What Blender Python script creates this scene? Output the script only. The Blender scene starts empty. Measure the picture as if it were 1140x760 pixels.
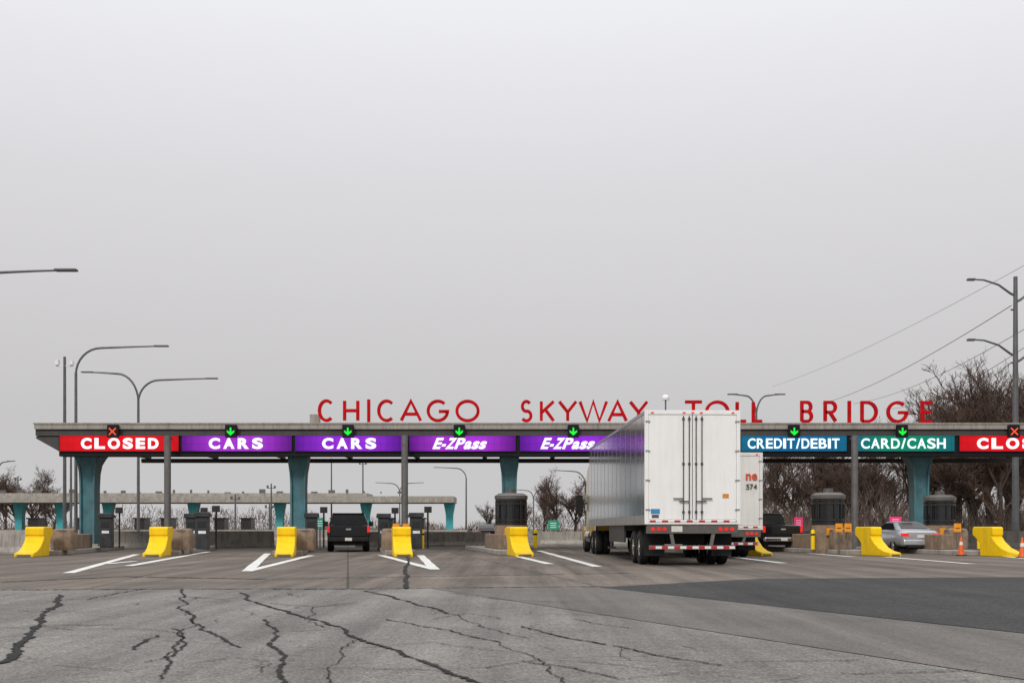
import bpy, math, random
from mathutils import Vector, Matrix
random.seed(7)
S = bpy.context.scene
COL = S.collection
F = 1300.0; CX = 570.0; HY = 588.0; CH = 1.1

def WX(px, D): return (px-CX)/F*D
def WZ(py, D): return CH+(HY-py)/F*D
def G(px, py):
    D = CH*F/(py-HY)
    return (WX(px, D), D)

# ------------------------------------------------------------------ materials
MATS = {}
def mat(name, col, rough=0.6, metal=0.0, var=0.15, scale=3.0, bump=0.0, bscale=40.0, streak=0.0, emit=None, estr=1.0, coat=0.0, spec=None):
    if name in MATS: return MATS[name]
    m = bpy.data.materials.new(name); m.use_nodes = True
    nt = m.node_tree; N = nt.nodes; L = nt.links
    b = N["Principled BSDF"]
    b.inputs["Roughness"].default_value = rough
    b.inputs["Metallic"].default_value = metal
    if spec is not None: b.inputs["Specular IOR Level"].default_value = spec
    if coat: b.inputs["Coat Weight"].default_value = coat
    tc = N.new("ShaderNodeTexCoord")
    n = N.new("ShaderNodeTexNoise"); n.inputs["Scale"].default_value = scale; n.inputs["Detail"].default_value = 6; n.inputs["Roughness"].default_value = 0.65
    L.new(tc.outputs["Object"], n.inputs["Vector"])
    r = N.new("ShaderNodeValToRGB")
    r.color_ramp.elements[0].position = 0.3; r.color_ramp.elements[1].position = 0.7
    d = [max(0, c*(1-var*1.6)) for c in col]; h = [min(1, c*(1+var)) for c in col]
    r.color_ramp.elements[0].color = (*d, 1); r.color_ramp.elements[1].color = (*h, 1)
    L.new(n.outputs["Fac"], r.inputs["Fac"])
    out = r.outputs["Color"]
    if streak > 0:
        mp = N.new("ShaderNodeMapping"); mp.inputs["Scale"].default_value = (6, 6, 0.5)
        L.new(tc.outputs["Object"], mp.inputs["Vector"])
        n2 = N.new("ShaderNodeTexNoise"); n2.inputs["Scale"].default_value = 1.5; n2.inputs["Detail"].default_value = 5
        L.new(mp.outputs[0], n2.inputs["Vector"])
        mr = N.new("ShaderNodeMapRange"); mr.inputs[1].default_value = 0.48; mr.inputs[2].default_value = 0.72; mr.inputs[3].default_value = 0; mr.inputs[4].default_value = streak
        L.new(n2.outputs["Fac"], mr.inputs[0])
        mx = N.new("ShaderNodeMixRGB"); mx.inputs[2].default_value = (0.10, 0.085, 0.07, 1)
        L.new(mr.outputs[0], mx.inputs[0]); L.new(out, mx.inputs[1]); out = mx.outputs[0]
    L.new(out, b.inputs["Base Color"])
    if emit:
        b.inputs["Emission Color"].default_value = (*emit, 1); b.inputs["Emission Strength"].default_value = estr
    if bump > 0:
        n3 = N.new("ShaderNodeTexNoise"); n3.inputs["Scale"].default_value = bscale; n3.inputs["Detail"].default_value = 4
        L.new(tc.outputs["Object"], n3.inputs["Vector"])
        bp = N.new("ShaderNodeBump"); bp.inputs["Strength"].default_value = bump; bp.inputs["Distance"].default_value = 0.02
        L.new(n3.outputs["Fac"], bp.inputs["Height"]); L.new(bp.outputs[0], b.inputs["Normal"])
    MATS[name] = m
    return m

def pavement(name, col, grain=0.5, gscale=45, stain=0.35, streak=0.3, rough=0.85, joints=False, fine_cracks=0.0):
    m = bpy.data.materials.new(name); m.use_nodes = True
    nt = m.node_tree; N = nt.nodes; L = nt.links
    b = N["Principled BSDF"]; b.inputs["Roughness"].default_value = rough; b.inputs["Specular IOR Level"].default_value = 0.3
    tc = N.new("ShaderNodeTexCoord")
    def noise(sc, det=5, vec=None, ro=0.6):
        n = N.new("ShaderNodeTexNoise"); n.inputs["Scale"].default_value = sc; n.inputs["Detail"].default_value = det; n.inputs["Roughness"].default_value = ro
        L.new(vec or tc.outputs["Object"], n.inputs["Vector"]); return n.outputs["Fac"]
    def mr(src, a, bb, c, d):
        x = N.new("ShaderNodeMapRange"); x.inputs[1].default_value = a; x.inputs[2].default_value = bb; x.inputs[3].default_value = c; x.inputs[4].default_value = d
        L.new(src, x.inputs[0]); return x.outputs[0]
    def mul(a, b2):
        x = N.new("ShaderNodeMath"); x.operation = 'MULTIPLY'; L.new(a, x.inputs[0]); L.new(b2, x.inputs[1]); return x.outputs[0]
    g1 = mr(noise(gscale, 3, ro=0.8), 0.32, 0.68, 1-grain, 1+grain)
    g2 = mr(noise(gscale*0.22, 6, ro=0.75), 0.3, 0.7, 1-grain*0.35, 1+grain*0.35)
    st = mr(noise(0.35, 7), 0.3, 0.7, 1-stain, 1+stain*0.5)
    mp = N.new("ShaderNodeMapping"); mp.inputs["Rotation"].default_value = (0, 0, math.radians(-8)); mp.inputs["Scale"].default_value = (1.6, 0.06, 1)
    L.new(tc.outputs["Object"], mp.inputs["Vector"])
    sk = mr(noise(1.0, 5, mp.outputs[0]), 0.35, 0.65, 1-streak, 1+streak*0.4)
    v = mul(mul(g1, g2), mul(st, sk))
    vo = N.new("ShaderNodeTexVoronoi"); vo.inputs["Scale"].default_value = gscale*1.2
    L.new(tc.outputs["Object"], vo.inputs["Vector"])
    v = mul(v, mr(vo.outputs["Distance"], 0.1, 0.6, 1+grain*0.35, 1-grain*0.35))
    if fine_cracks:
        wn = N.new("ShaderNodeTexNoise"); wn.inputs["Scale"].default_value = 1.6; wn.inputs["Detail"].default_value = 6
        L.new(tc.outputs["Object"], wn.inputs["Vector"])
        am = N.new("ShaderNodeMixRGB"); am.blend_type = 'ADD'; am.inputs[0].default_value = 0.5
        L.new(tc.outputs["Object"], am.inputs[1]); L.new(wn.outputs["Color"], am.inputs[2])
        for sc_, th, mlo in ((0.5, 0.010, 0.48), (1.3, 0.014, 0.53)):
            vc = N.new("ShaderNodeTexVoronoi"); vc.feature = 'DISTANCE_TO_EDGE'; vc.inputs["Scale"].default_value = sc_
            L.new(am.outputs[0], vc.inputs["Vector"])
            msk = mr(noise(0.5+sc_*.2, 3), mlo, mlo+.1, 0.0, 1.0)
            ln = mr(vc.outputs["Distance"], 0.0, th, fine_cracks, 0.0)
            inv = N.new("ShaderNodeMath"); inv.operation = 'SUBTRACT'; inv.inputs[0].default_value = 1.0; L.new(mul(ln, msk), inv.inputs[1])
            v = mul(v, inv.outputs[0])
    if joints:
        br = N.new("ShaderNodeTexBrick"); br.offset = 0; br.inputs["Scale"].default_value = 1; br.inputs["Brick Width"].default_value = 4.7; br.inputs["Row Height"].default_value = 7.0
        br.inputs["Mortar Size"].default_value = 0.03; br.inputs["Color1"].default_value = (1, 1, 1, 1); br.inputs["Color2"].default_value = (0.84, 0.84, 0.84, 1); br.inputs["Mortar"].default_value = (0.45, 0.45, 0.45, 1)
        mp2 = N.new("ShaderNodeMapping"); mp2.inputs["Rotation"].default_value = (0, 0, math.radians(-8)); L.new(tc.outputs["Object"], mp2.inputs["Vector"])
        L.new(mp2.outputs[0], br.inputs["Vector"])
        v = mul(v, br.outputs["Color"])
    mx = N.new("ShaderNodeMixRGB"); mx.blend_type = 'MULTIPLY'; mx.inputs[0].default_value = 1; mx.inputs[1].default_value = (*col, 1)
    L.new(v, mx.inputs[2]); L.new(mx.outputs[0], b.inputs["Base Color"])
    bp = N.new("ShaderNodeBump"); bp.inputs["Strength"].default_value = 0.5; bp.inputs["Distance"].default_value = 0.010
    L.new(noise(gscale*0.8, 4), bp.inputs["Height"]); L.new(bp.outputs[0], b.inputs["Normal"])
    return m

def screen_mat(name, mid, edge, half, strength=1.0):
    m = bpy.data.materials.new(name); m.use_nodes = True
    N = m.node_tree.nodes; L = m.node_tree.links; b = N["Principled BSDF"]
    b.inputs["Base Color"].default_value = (0.004, 0.004, 0.005, 1); b.inputs["Roughness"].default_value = 0.6; b.inputs["Specular IOR Level"].default_value = 0.05
    tc = N.new("ShaderNodeTexCoord"); sx = N.new("ShaderNodeSeparateXYZ"); L.new(tc.outputs["Object"], sx.inputs[0])
    ab = N.new("ShaderNodeMath"); ab.operation = 'ABSOLUTE'; L.new(sx.outputs[0], ab.inputs[0])
    dv = N.new("ShaderNodeMath"); dv.operation = 'DIVIDE'; L.new(ab.outputs[0], dv.inputs[0]); dv.inputs[1].default_value = half
    r = N.new("ShaderNodeValToRGB"); r.color_ramp.elements[0].color = (*mid, 1); r.color_ramp.elements[0].position = 0.40; r.color_ramp.elements[1].color = (*edge, 1)
    L.new(dv.outputs[0], r.inputs[0])
    br = N.new("ShaderNodeTexBrick"); br.offset = 0; br.inputs["Scale"].default_value = 1; br.inputs["Brick Width"].default_value = 0.32; br.inputs["Row Height"].default_value = 0.32; br.inputs["Mortar Size"].default_value = 0.010
    br.inputs["Color1"].default_value = (1, 1, 1, 1); br.inputs["Color2"].default_value = (0.88, 0.88, 0.88, 1); br.inputs["Mortar"].default_value = (0.65, 0.65, 0.65, 1)
    cb = N.new("ShaderNodeCombineXYZ"); L.new(sx.outputs[0], cb.inputs[0]); L.new(sx.outputs[2], cb.inputs[1]); L.new(cb.outputs[0], br.inputs["Vector"])
    mx = N.new("ShaderNodeMixRGB"); mx.blend_type = 'MULTIPLY'; mx.inputs[0].default_value = 1
    L.new(r.outputs[0], mx.inputs[1]); L.new(br.outputs["Color"], mx.inputs[2])
    L.new(mx.outputs[0], b.inputs["Emission Color"]); b.inputs["Emission Strength"].default_value = strength
    return m

def stripe_mat(name, c1, c2, period, axis='X'):
    m = bpy.data.materials.new(name); m.use_nodes = True
    N = m.node_tree.nodes; L = m.node_tree.links; b = N["Principled BSDF"]; b.inputs["Roughness"].default_value = 0.4
    tc = N.new("ShaderNodeTexCoord"); sx = N.new("ShaderNodeSeparateXYZ"); L.new(tc.outputs["Object"], sx.inputs[0])
    dv = N.new("ShaderNodeMath"); dv.operation = 'DIVIDE'; L.new(sx.outputs[axis], dv.inputs[0]); dv.inputs[1].default_value = period
    fr = N.new("ShaderNodeMath"); fr.operation = 'FRACT'; L.new(dv.outputs[0], fr.inputs[0])
    gt = N.new("ShaderNodeMath"); gt.operation = 'GREATER_THAN'; L.new(fr.outputs[0], gt.inputs[0]); gt.inputs[1].default_value = 0.5
    mx = N.new("ShaderNodeMixRGB"); mx.inputs[1].default_value = (*c1, 1); mx.inputs[2].default_value = (*c2, 1)
    L.new(gt.outputs[0], mx.inputs[0]); L.new(mx.outputs[0], b.inputs["Base Color"])
    return m

concrete = mat("concrete", (0.36, 0.33, 0.29), 0.85, var=0.2, scale=1.5, bump=0.3, streak=0.5)
concrete_tan = mat("concrete_tan", (0.27, 0.19, 0.13), 0.85, var=0.25, scale=2.5, bump=0.3, streak=0.6)
roof_paint = mat("roof_paint", (0.33, 0.30, 0.265), 0.6, var=0.12, scale=0.8, streak=0.5)
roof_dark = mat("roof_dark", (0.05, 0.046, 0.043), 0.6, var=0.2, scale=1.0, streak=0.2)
black = mat("black_housing", (0.008, 0.008, 0.009), 0.6, spec=0.2)
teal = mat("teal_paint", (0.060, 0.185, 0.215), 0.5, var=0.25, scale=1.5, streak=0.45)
teal_light = mat("teal_paint_bright", (0.05, 0.40, 0.44), 0.5, var=0.15, scale=1.5, streak=0.2)  # brighter teal, used on the far canopy columns
grey_post = mat("galvanised_steel", (0.15, 0.145, 0.14), 0.5, metal=0.3, var=0.15, streak=0.25)
lamp_steel = mat("lamp_steel", (0.12, 0.12, 0.125), 0.5, metal=0.3)
red_letter = mat("red_letter", (0.50, 0.006, 0.010), 0.6, var=0.2, scale=2, spec=0.05)
yellow = mat("yellow_paint", (0.90, 0.58, 0.003), 0.5, var=0.06, scale=3, streak=0.18, spec=0.25)
white_truck = mat("white_truck_paint", (0.86, 0.855, 0.83), 0.4, var=0.025, scale=1.2, streak=0.06)
white_old = mat("white_truck_weathered", (0.76, 0.745, 0.70), 0.5, var=0.05, scale=1.2, streak=0.12)
trailer_side = mat("trailer_side_metal", (0.42, 0.415, 0.43), 0.14, metal=0.9, var=0.05, scale=0.6, streak=0.08)
trailer_seam = mat("trailer_seam", (0.32, 0.32, 0.33), 0.4, metal=0.6)
trailer_rail = mat("trailer_rail", (0.42, 0.42, 0.42), 0.35, metal=0.7, streak=0.2)
rubber = mat("rubber", (0.014, 0.014, 0.014), 0.8, var=0.3, scale=6, spec=0.3)
rim_m = mat("rim_metal", (0.5, 0.5, 0.5), 0.3, metal=0.8)
under = mat("chassis_black", (0.014, 0.014, 0.014), 0.7, var=0.3, spec=0.3)
red_light = mat("red_lens", (0.55, 0.01, 0.01), 0.2, emit=(1.0, 0.03, 0.02), estr=0.4)
amber = mat("amber_lens", (0.7, 0.25, 0.02), 0.3)
blackpaint = mat("black_car_paint", (0.006, 0.006, 0.008), 0.2, var=0.2, coat=0.3, spec=0.3)
silver = mat("silver_car_paint", (0.50, 0.51, 0.54), 0.3, metal=0.5, var=0.05, coat=0.5)
glass = mat("dark_glass", (0.012, 0.014, 0.016), 0.08, var=0.1)
chrome = mat("chrome", (0.6, 0.6, 0.6), 0.15, metal=1.0, var=0.05)
plate_m = mat("number_plate", (0.65, 0.65, 0.6), 0.4)
mustard = mat("mustard_cab_paint", (0.42, 0.27, 0.06), 0.3, var=0.1, coat=0.5)
orange = mat("orange_panel", (0.80, 0.30, 0.01), 0.5, var=0.1)
cone_m = mat("cone_orange", (0.85, 0.13, 0.02), 0.5)
white_refl = mat("white_reflective", (0.8, 0.8, 0.8), 0.4)
pink = mat("pink_sign", (0.75, 0.03, 0.16), 0.5, emit=(0.9, 0.03, 0.2), estr=0.4)
greensign = mat("green_sign", (0.01, 0.32, 0.20), 0.5)
booth_grey = mat("booth_grey", (0.045, 0.042, 0.040), 0.35, metal=0.6, var=0.2, streak=0.2)
kiosk_grey = mat("kiosk_grey", (0.040, 0.043, 0.046), 0.5, var=0.3, streak=0.2, spec=0.3)  # dark grey, taken darker to paint in the kiosks' shade under the canopy
booth_lid = mat("booth_lid", (0.14, 0.13, 0.12), 0.4, metal=0.4, streak=0.3)
bark = mat("bark", (0.075, 0.055, 0.044), 0.9, var=0.35, scale=4, spec=0.1)
twig_m = mat("twigs", (0.115, 0.078, 0.062), 0.9, var=0.35, scale=0.6, spec=0.1)
brush_m = mat("winter_brush", (0.13, 0.097, 0.08), 0.95, var=0.35, scale=0.15, spec=0.1)
white_em = mat("led_white", (0.3, 0.3, 0.3), 0.5, emit=(1, 1, 1), estr=1.0)
cyan_em = mat("led_cyan_white", (0.3, 0.3, 0.3), 0.5, emit=(.78, 1, 1), estr=1.0)
green_em = mat("led_green", (0.01, 0.2, 0.01), 0.5, emit=(0.01, 0.85, 0.06), estr=1.0, spec=0.1)
red_em = mat("led_red", (0.2, 0.01, 0.01), 0.5, emit=(1.0, 0.10, 0.04), estr=1.0, spec=0.1)
red_text = mat("red_text", (0.65, 0.09, 0.03), 0.5)
dark_text = mat("dark_text", (0.10, 0.05, 0.04), 0.5)
marking = mat("road_marking_paint", (0.74, 0.73, 0.70), 0.7, var=0.22, scale=4, bump=0.2)
tar = mat("tar_sealant", (0.010, 0.0095, 0.0095), 0.7, var=0.5, scale=2, spec=0.2)
wire_m = mat("wire", (0.10, 0.10, 0.10), 0.6)
redwhite = stripe_mat("red_white_tape", (0.75, 0.75, 0.75), (0.5, 0.02, 0.02), 0.36)

# ------------------------------------------------------------------ mesh builder
class MB:
    def __init__(s): s.v = []; s.f = []; s.m = []
    def add(s, vs, fs, mi=0):
        o = len(s.v); s.v += [tuple(v) for v in vs]
        for f in fs: s.f.append([o+i for i in f]); s.m.append(mi)
        return s
    def box(s, x0, x1, y0, y1, z0, z1, mi=0):
        vs = [(x0,y0,z0),(x1,y0,z0),(x1,y1,z0),(x0,y1,z0),(x0,y0,z1),(x1,y0,z1),(x1,y1,z1),(x0,y1,z1)]
        return s.add(vs, [(0,3,2,1),(4,5,6,7),(0,1,5,4),(1,2,6,5),(2,3,7,6),(3,0,4,7)], mi)
    def prism(s, poly, a, b, axis='x', mi=0):
        n = len(poly)
        def mk(p, t):
            return (t, p[0], p[1]) if axis == 'x' else ((p[0], t, p[1]) if axis == 'y' else (p[0], p[1], t))
        vs = [mk(p, a) for p in poly]+[mk(p, b) for p in poly]
        fs = [tuple(range(n-1, -1, -1)), tuple(range(n, 2*n))]+[(i, (i+1) % n, n+(i+1) % n, n+i) for i in range(n)]
        return s.add(vs, fs, mi)
    def tube(s, pts, rad, n=8, mi=0, caps=True):
        pts = [Vector(p) for p in pts]
        if not isinstance(rad, (list, tuple)): rad = [rad]*len(pts)
        vs = []; up = None
        for i, p in enumerate(pts):
            d = (pts[min(i+1, len(pts)-1)]-pts[max(i-1, 0)])
            if d.length < 1e-9: d = Vector((0, 0, 1))
            d.normalize()
            if up is None:
                up = Vector((1, 0, 0)) if abs(d.x) < 0.8 else Vector((0, 1, 0))
            u = (up-d*up.dot(d)).normalized(); w = d.cross(u); up = u
            for k in range(n):
                a = 2*math.pi*k/n
                vs.append(p+(u*math.cos(a)+w*math.sin(a))*rad[i])
        fs = []
        for i in range(len(pts)-1):
            for k in range(n):
                fs.append((i*n+k, i*n+(k+1) % n, (i+1)*n+(k+1) % n, (i+1)*n+k))
        if caps:
            fs.append(tuple(range(n-1, -1, -1))); fs.append(tuple((len(pts)-1)*n+k for k in range(n)))
        return s.add(vs, fs, mi)
    def loft(s, rings, mi=0):
        n = len(rings[0]); vs = [p for r in rings for p in r]; fs = []
        for i in range(len(rings)-1):
            for k in range(n):
                fs.append((i*n+k, i*n+(k+1) % n, (i+1)*n+(k+1) % n, (i+1)*n+k))
        fs.append(tuple(range(n-1, -1, -1))); fs.append(tuple((len(rings)-1)*n+k for k in range(n)))
        return s.add(vs, fs, mi)
    def build(s, name, mats, parent=None, loc=(0,0,0), rotz=0, smooth=False, bevel=0, fix=True):
        me = bpy.data.meshes.new(name)
        me.from_pydata(s.v, [], s.f)
        if not isinstance(mats, (list, tuple)): mats = [mats]
        for m in mats: me.materials.append(m)
        me.polygons.foreach_set("material_index", s.m)
        if fix:
            import bmesh
            bm = bmesh.new(); bm.from_mesh(me); bmesh.ops.recalc_face_normals(bm, faces=bm.faces); bm.to_mesh(me); bm.free()
        if smooth:
            me.polygons.foreach_set("use_smooth", [True]*len(me.polygons))
            try: me.set_sharp_from_angle(angle=math.radians(38))
            except Exception: pass
        me.update()
        ob = bpy.data.objects.new(name, me); COL.objects.link(ob)
        ob.location = loc; ob.rotation_euler = (0, 0, rotz)
        if parent: ob.parent = parent
        if bevel:
            bv = ob.modifiers.new("bevel", 'BEVEL'); bv.width = bevel; bv.segments = 2; bv.limit_method = 'ANGLE'; bv.angle_limit = math.radians(30)
        return ob

def root(name, label, category, loc=(0,0,0), rotz=0, group=None):
    e = bpy.data.objects.new(name, None); COL.objects.link(e); e.empty_display_size = 0.3
    e.location = loc; e.rotation_euler = (0, 0, rotz)
    e["label"] = label; e["category"] = category
    if group: e["group"] = group
    return e
def dup(r, loc, rotz=0, label=None, scale=None):
    def cp(o, par):
        c = o.copy(); COL.objects.link(c)
        if par: c.parent = par
        for ch in list(o.children): cp(ch, c)
        return c
    c = cp(r, None); c.location = loc; c.rotation_euler = (0, 0, rotz)
    if label: c["label"] = label
    if scale: c.scale = scale
    return c
def structure(ob): ob["kind"] = "structure"; return ob

# ------------------------------------------------------------------ lettering
def arc(cx, cz, rx, rz, a0, a1, n=20):
    return [(cx+rx*math.cos(math.radians(a0+(a1-a0)*i/n)), cz+rz*math.sin(math.radians(a0+(a1-a0)*i/n))) for i in range(n+1)]
Sst = arc(.5, .745, .42, .255, 35, 270, 14)+arc(.5, .255, .48, .255, 90, -145, 14)[1:]
LET = {
 'C': [arc(.5, .5, .5, .5, 48, 312)], 'O': [arc(.5, .5, .5, .5, 0, 359.9, 28)],
 'G': [arc(.5, .5, .5, .5, 48, 352)+[(1, .47), (.55, .47)]],
 'H': [[(0,0),(0,1)], [(1,0),(1,1)], [(0,.5),(1,.5)]], 'I': [[(0.5,0),(0.5,1)]],
 'A': [[(0,0),(.5,1),(1,0)], [(.2,.33),(.8,.33)]], 'K': [[(0,0),(0,1)], [(1,1),(0.02,.42)], [(.33,.58),(1,0)]],
 'Y': [[(0,1),(.5,.45),(.5,0)], [(1,1),(.5,.45)]], 'W': [[(0,1),(.27,0),(.5,1),(.73,0),(1,1)]],
 'T': [[(0,1),(1,1)], [(.5,1),(.5,0)]], 'L': [[(0,1),(0,0),(1,0)]],
 'S': [Sst],
 'B': [[(0,0),(0,1),(.55,1)]+arc(.55, .76, .38, .24, 90, -90, 10)+[(.0,.52)], [(.5,.52)]+arc(.55, .26, .45, .26, 90, -90, 10)+[(0,0)]],
 'R': [[(0,0),(0,1),(.5,1)]+arc(.55, .74, .42, .26, 90, -90, 10)+[(0,.48)], [(.45,.48),(1,0)]],
 'D': [[(0,0),(0,1),(.35,1)]+arc(.35, .5, .65, .5, 90, -90, 18)+[(0,0)]],
 'E': [[(1,1),(0,1),(0,0),(1,0)], [(0,.5),(.85,.5)]],
}
LW = {'I': .36, '/': .55, '-': .45, 'E': .88, 'T': .95, 'S': .95, 's': .78, 'a': .86, 'n': .85, 'e': .9, 'O': 1.15, 'B': 1.0}
def stroke(mb, pts, t, y0, y1):
    P = [Vector((x, z)) for x, z in pts]; Q = [P[0]]
    for p in P[1:]:
        if (p-Q[-1]).length > 1e-3: Q.append(p)
    P = Q; n = len(P); Lf = []; Rt = []
    for i in range(n):
        d0 = (P[i]-P[i-1]).normalized() if i > 0 else (P[1]-P[0]).normalized()
        d1 = (P[i+1]-P[i]).normalized() if i < n-1 else d0
        n0 = Vector((-d0.y, d0.x)); n1 = Vector((-d1.y, d1.x)); m = n0+n1
        if m.length < 0.2: m = n1
        m.normalize(); k = min(1.7, 1/max(0.35, m.dot(n1)))
        Lf.append(P[i]+m*t/2*k); Rt.append(P[i]-m*t/2*k)
    vs = []
    for i in range(n):
        vs += [(Lf[i].x, y0, Lf[i].y), (Rt[i].x, y0, Rt[i].y), (Rt[i].x, y1, Rt[i].y), (Lf[i].x, y1, Lf[i].y)]
    fs = []
    for i in range(n-1):
        a = 4*i; b = a+4
        for k in range(4): fs.append((a+k, a+(k+1) % 4, b+(k+1) % 4, b+k))
    fs += [(3,2,1,0), (4*n-4, 4*n-3, 4*n-2, 4*n-1)]
    mb.add(vs, fs, 0)
def glyph(ch, bold):
    cu = bpy.data.curves.new("g", 'FONT'); cu.body = ch; cu.offset = bold; cu.extrude = 0.05
    to = bpy.data.objects.new("g", cu); COL.objects.link(to)
    bpy.context.view_layer.update()
    me = bpy.data.meshes.new_from_object(to.evaluated_get(bpy.context.evaluated_depsgraph_get()))
    bpy.data.objects.remove(to); bpy.data.curves.remove(cu)
    return me
_h = glyph("H", 0.02); CAP0 = min(v.co.y for v in _h.vertices); CAP1 = max(v.co.y for v in _h.vertices)
def font_letters(txt, w, h, material, parent, loc, gap=.2, shear=0.0, bold=.02, thick=.02):
    tot = sum(LW.get(c, 1) for c in txt)+gap*(len(txt)-1); u = w/tot; x = -w/2
    for c in txt:
        cw = LW.get(c, 1)*u
        me = glyph(c, bold)
        xs = [v.co.x for v in me.vertices]; a, b = min(xs), max(xs)
        for v in me.vertices:
            zz = ((v.co.y-CAP0)/(CAP1-CAP0)-.5)*h
            xx = x+(v.co.x-a)/(b-a)*cw
            v.co = (xx+shear*zz, -v.co.z/0.05*thick, zz)
        me.materials.clear(); me.materials.append(material); me.name = "lettering"
        ob = bpy.data.objects.new("lettering", me); COL.objects.link(ob); ob.location = loc; ob.parent = parent
        x += cw+gap*u

# ------------------------------------------------------------------ ground and roads
def sheet(name, poly, z, m):
    mb = MB(); mb.add([(x, y, z) for x, y in poly], [tuple(range(len(poly)))])
    o = mb.build(name, m, fix=False)
    structure(o)
    if o.data.polygons[0].normal.z < 0: o.data.flip_normals()
    return o
gm = pavement("far_ground_dry_grass", (0.17, 0.15, 0.11), 0.3, 3, 0.4, 0.1)
sheet("ground", [(-1500,-60),(1500,-60),(1500,2500),(-1500,2500)], 0, gm)
apron_m = pavement("apron_concrete", (0.195, 0.162, 0.136), 0.28, 16, 0.30, 0.45, joints=True)
sheet("plaza_pavement", [(-70,-20),(70,-20),(70,150),(-70,150)], 0.004, apron_m)
old_m = pavement("old_asphalt", (0.232, 0.220, 0.205), 0.55, 34, 0.26, 0.34, fine_cracks=0.55)
sheet("road", [(-60,21.0),(-20,21.4),(-8,20.9),(-1.47,21.3),(11.1,-10),(-60,-10)], 0.008, old_m)
band_m = pavement("patched_asphalt", (0.165, 0.151, 0.138), 0.35, 34, 0.24, 0.30)
sheet("road", [(-1.45,21.3),(0.3,21.9),(1.6,21.7),(5.30,12.2),(13.7,-10),(11.14,-10)], 0.010, band_m)
dark_m = pavement("new_asphalt", (0.052, 0.052, 0.054), 0.75, 26, 0.35, 0.3)
sheet("road", [(1.62,21.7),(5.4,25.4),(12,26.3),(60,26.6),(60,-10),(13.74,-10),(5.34,12.2)], 0.012, dark_m)

def jag(pts, rough=0.12, seed=0):
    rnd = random.Random(seed); P = [Vector((x, y, 0)) for x, y in pts]
    for it in range(6):
        Q = [P[0]]
        for a, b in zip(P[:-1], P[1:]):
            m = (a+b)/2; d = (b-a); nrm = Vector((-d.y, d.x, 0))
            k = rough*(1.0 if it < 2 else 1.9)
            Q.append(m+nrm*rnd.uniform(-k, k)); Q.append(b)
        P = Q
        if len(P) > 140: break
    return P
def ribbon(mb, P, width, z, seed=0, mi=0, uneven=0.8):
    rnd = random.Random(seed+99); vs = []; n = len(P)
    for i, p in enumerate(P):
        d = (P[min(i+1, n-1)]-P[max(i-1, 0)]); d.z = 0
        if d.length < 1e-6: d = Vector((1, 0, 0))
        d.normalize(); nr = Vector((-d.y, d.x, 0))
        w = width*(1+rnd.uniform(-uneven, uneven))*0.5
        if uneven > 0.1 and (i == 0 or i == n-1): w *= 0.1
        vs.append((p.x+nr.x*w, p.y+nr.y*w, z)); vs.append((p.x-nr.x*w, p.y-nr.y*w, z))
    mb.add(vs, [(2*i, 2*i+1, 2*i+3, 2*i+2) for i in range(n-1)], mi)
cr = MB()
cracks = [
 ([(65,662),(42,690),(0,740)], .070, .030), ([(268,660),(330,685),(400,712),(470,737),(535,762)], .046, .030),
 ([(296,690),(300,718),(312,742),(322,765)], .034, .035), ([(205,665),(212,690),(240,708),(268,722)], .030, .045),
 ([(180,757),(186,735),(190,700)], .020, .045), ([(150,724),(176,708)], .03, .05), ([(405,658),(460,672),(500,684)], .045, .035),
 ([(430,690),(500,702),(557,716)], .026, .04), ([(580,698),(650,714),(720,728),(805,742)], .026, .04), ([(580,737),(640,745),(690,757)], .020, .04),
 ([(68,702),(150,700),(205,706)], .012, .04), ([(330,747),(400,744),(455,748)], .010, .04), ([(95,668),(130,661),(160,656)], .028, .04),
 ([(300,672),(352,676),(400,671)], .025, .04), ([(640,690),(700,700)], .016, .05), ([(190,664),(250,668)], .026, .04), ([(320,704),(390,700)], .013, .04),
 ([(60,742),(140,748),(180,742)], .009, .04), ([(0,700),(40,697),(80,702)], .014, .04), ([(480,690),(520,683),(560,690)], .014, .04),
 ([(450,617),(451,634),(452,656)], .09, .008), ([(500,660),(560,668),(640,672)], .022, .04), ([(405,722),(480,716),(560,726)], .012, .04),
 ([(540,745),(600,735),(700,742)], .010, .04), ([(210,740),(262,733),(300,738)], .012, .04), ([(690,758),(760,750),(830,756)], .010, .04),
 ([(0,648),(140,642),(300,645)], .14, .008), ([(300,645),(520,641),(700,638)], .10, .008),
 ([(0,657),(200,656),(420,656),(480,655),(680,653)], .10, .004),
 ([(212,690),(204,712),(186,735)], .018, .05), ([(352,676),(340,690),(368,700)], .014, .05),
 ([(400,712),(380,735),(372,765)], .012, .05), ([(557,716),(600,735),(640,765)], .012, .05),
 ([(200,656),(204,662),(205,666)], .03, .04), ([(500,684),(540,700),(590,712)], .014, .05),
]
for i, (pp, w, ro) in enumerate(cracks):
    P = jag([G(*p) for p in pp], ro, seed=i)
    ribbon(cr, P, w, 0.0165, i, uneven=.5 if i == 20 else .85)
rnd = random.Random(3)
for i in range(80):
    y = rnd.uniform(8.5, 20.5); x = rnd.uniform(-11, 5)
    if x > -1.4+(21.3-y)*0.40-0.8: continue
    a = rnd.gauss(0, 0.22) if rnd.random() < .6 else rnd.gauss(1.75, 0.2)
    l = rnd.uniform(.3, 1.3)
    P = jag([(x, y), (x+math.cos(a)*l, y+math.sin(a)*l)], 0.07, seed=200+i)
    ribbon(cr, P, rnd.uniform(.006, .018), 0.0165, i)
o = cr.build("road_tar", tar, fix=False); structure(o)
mk = MB()
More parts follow.
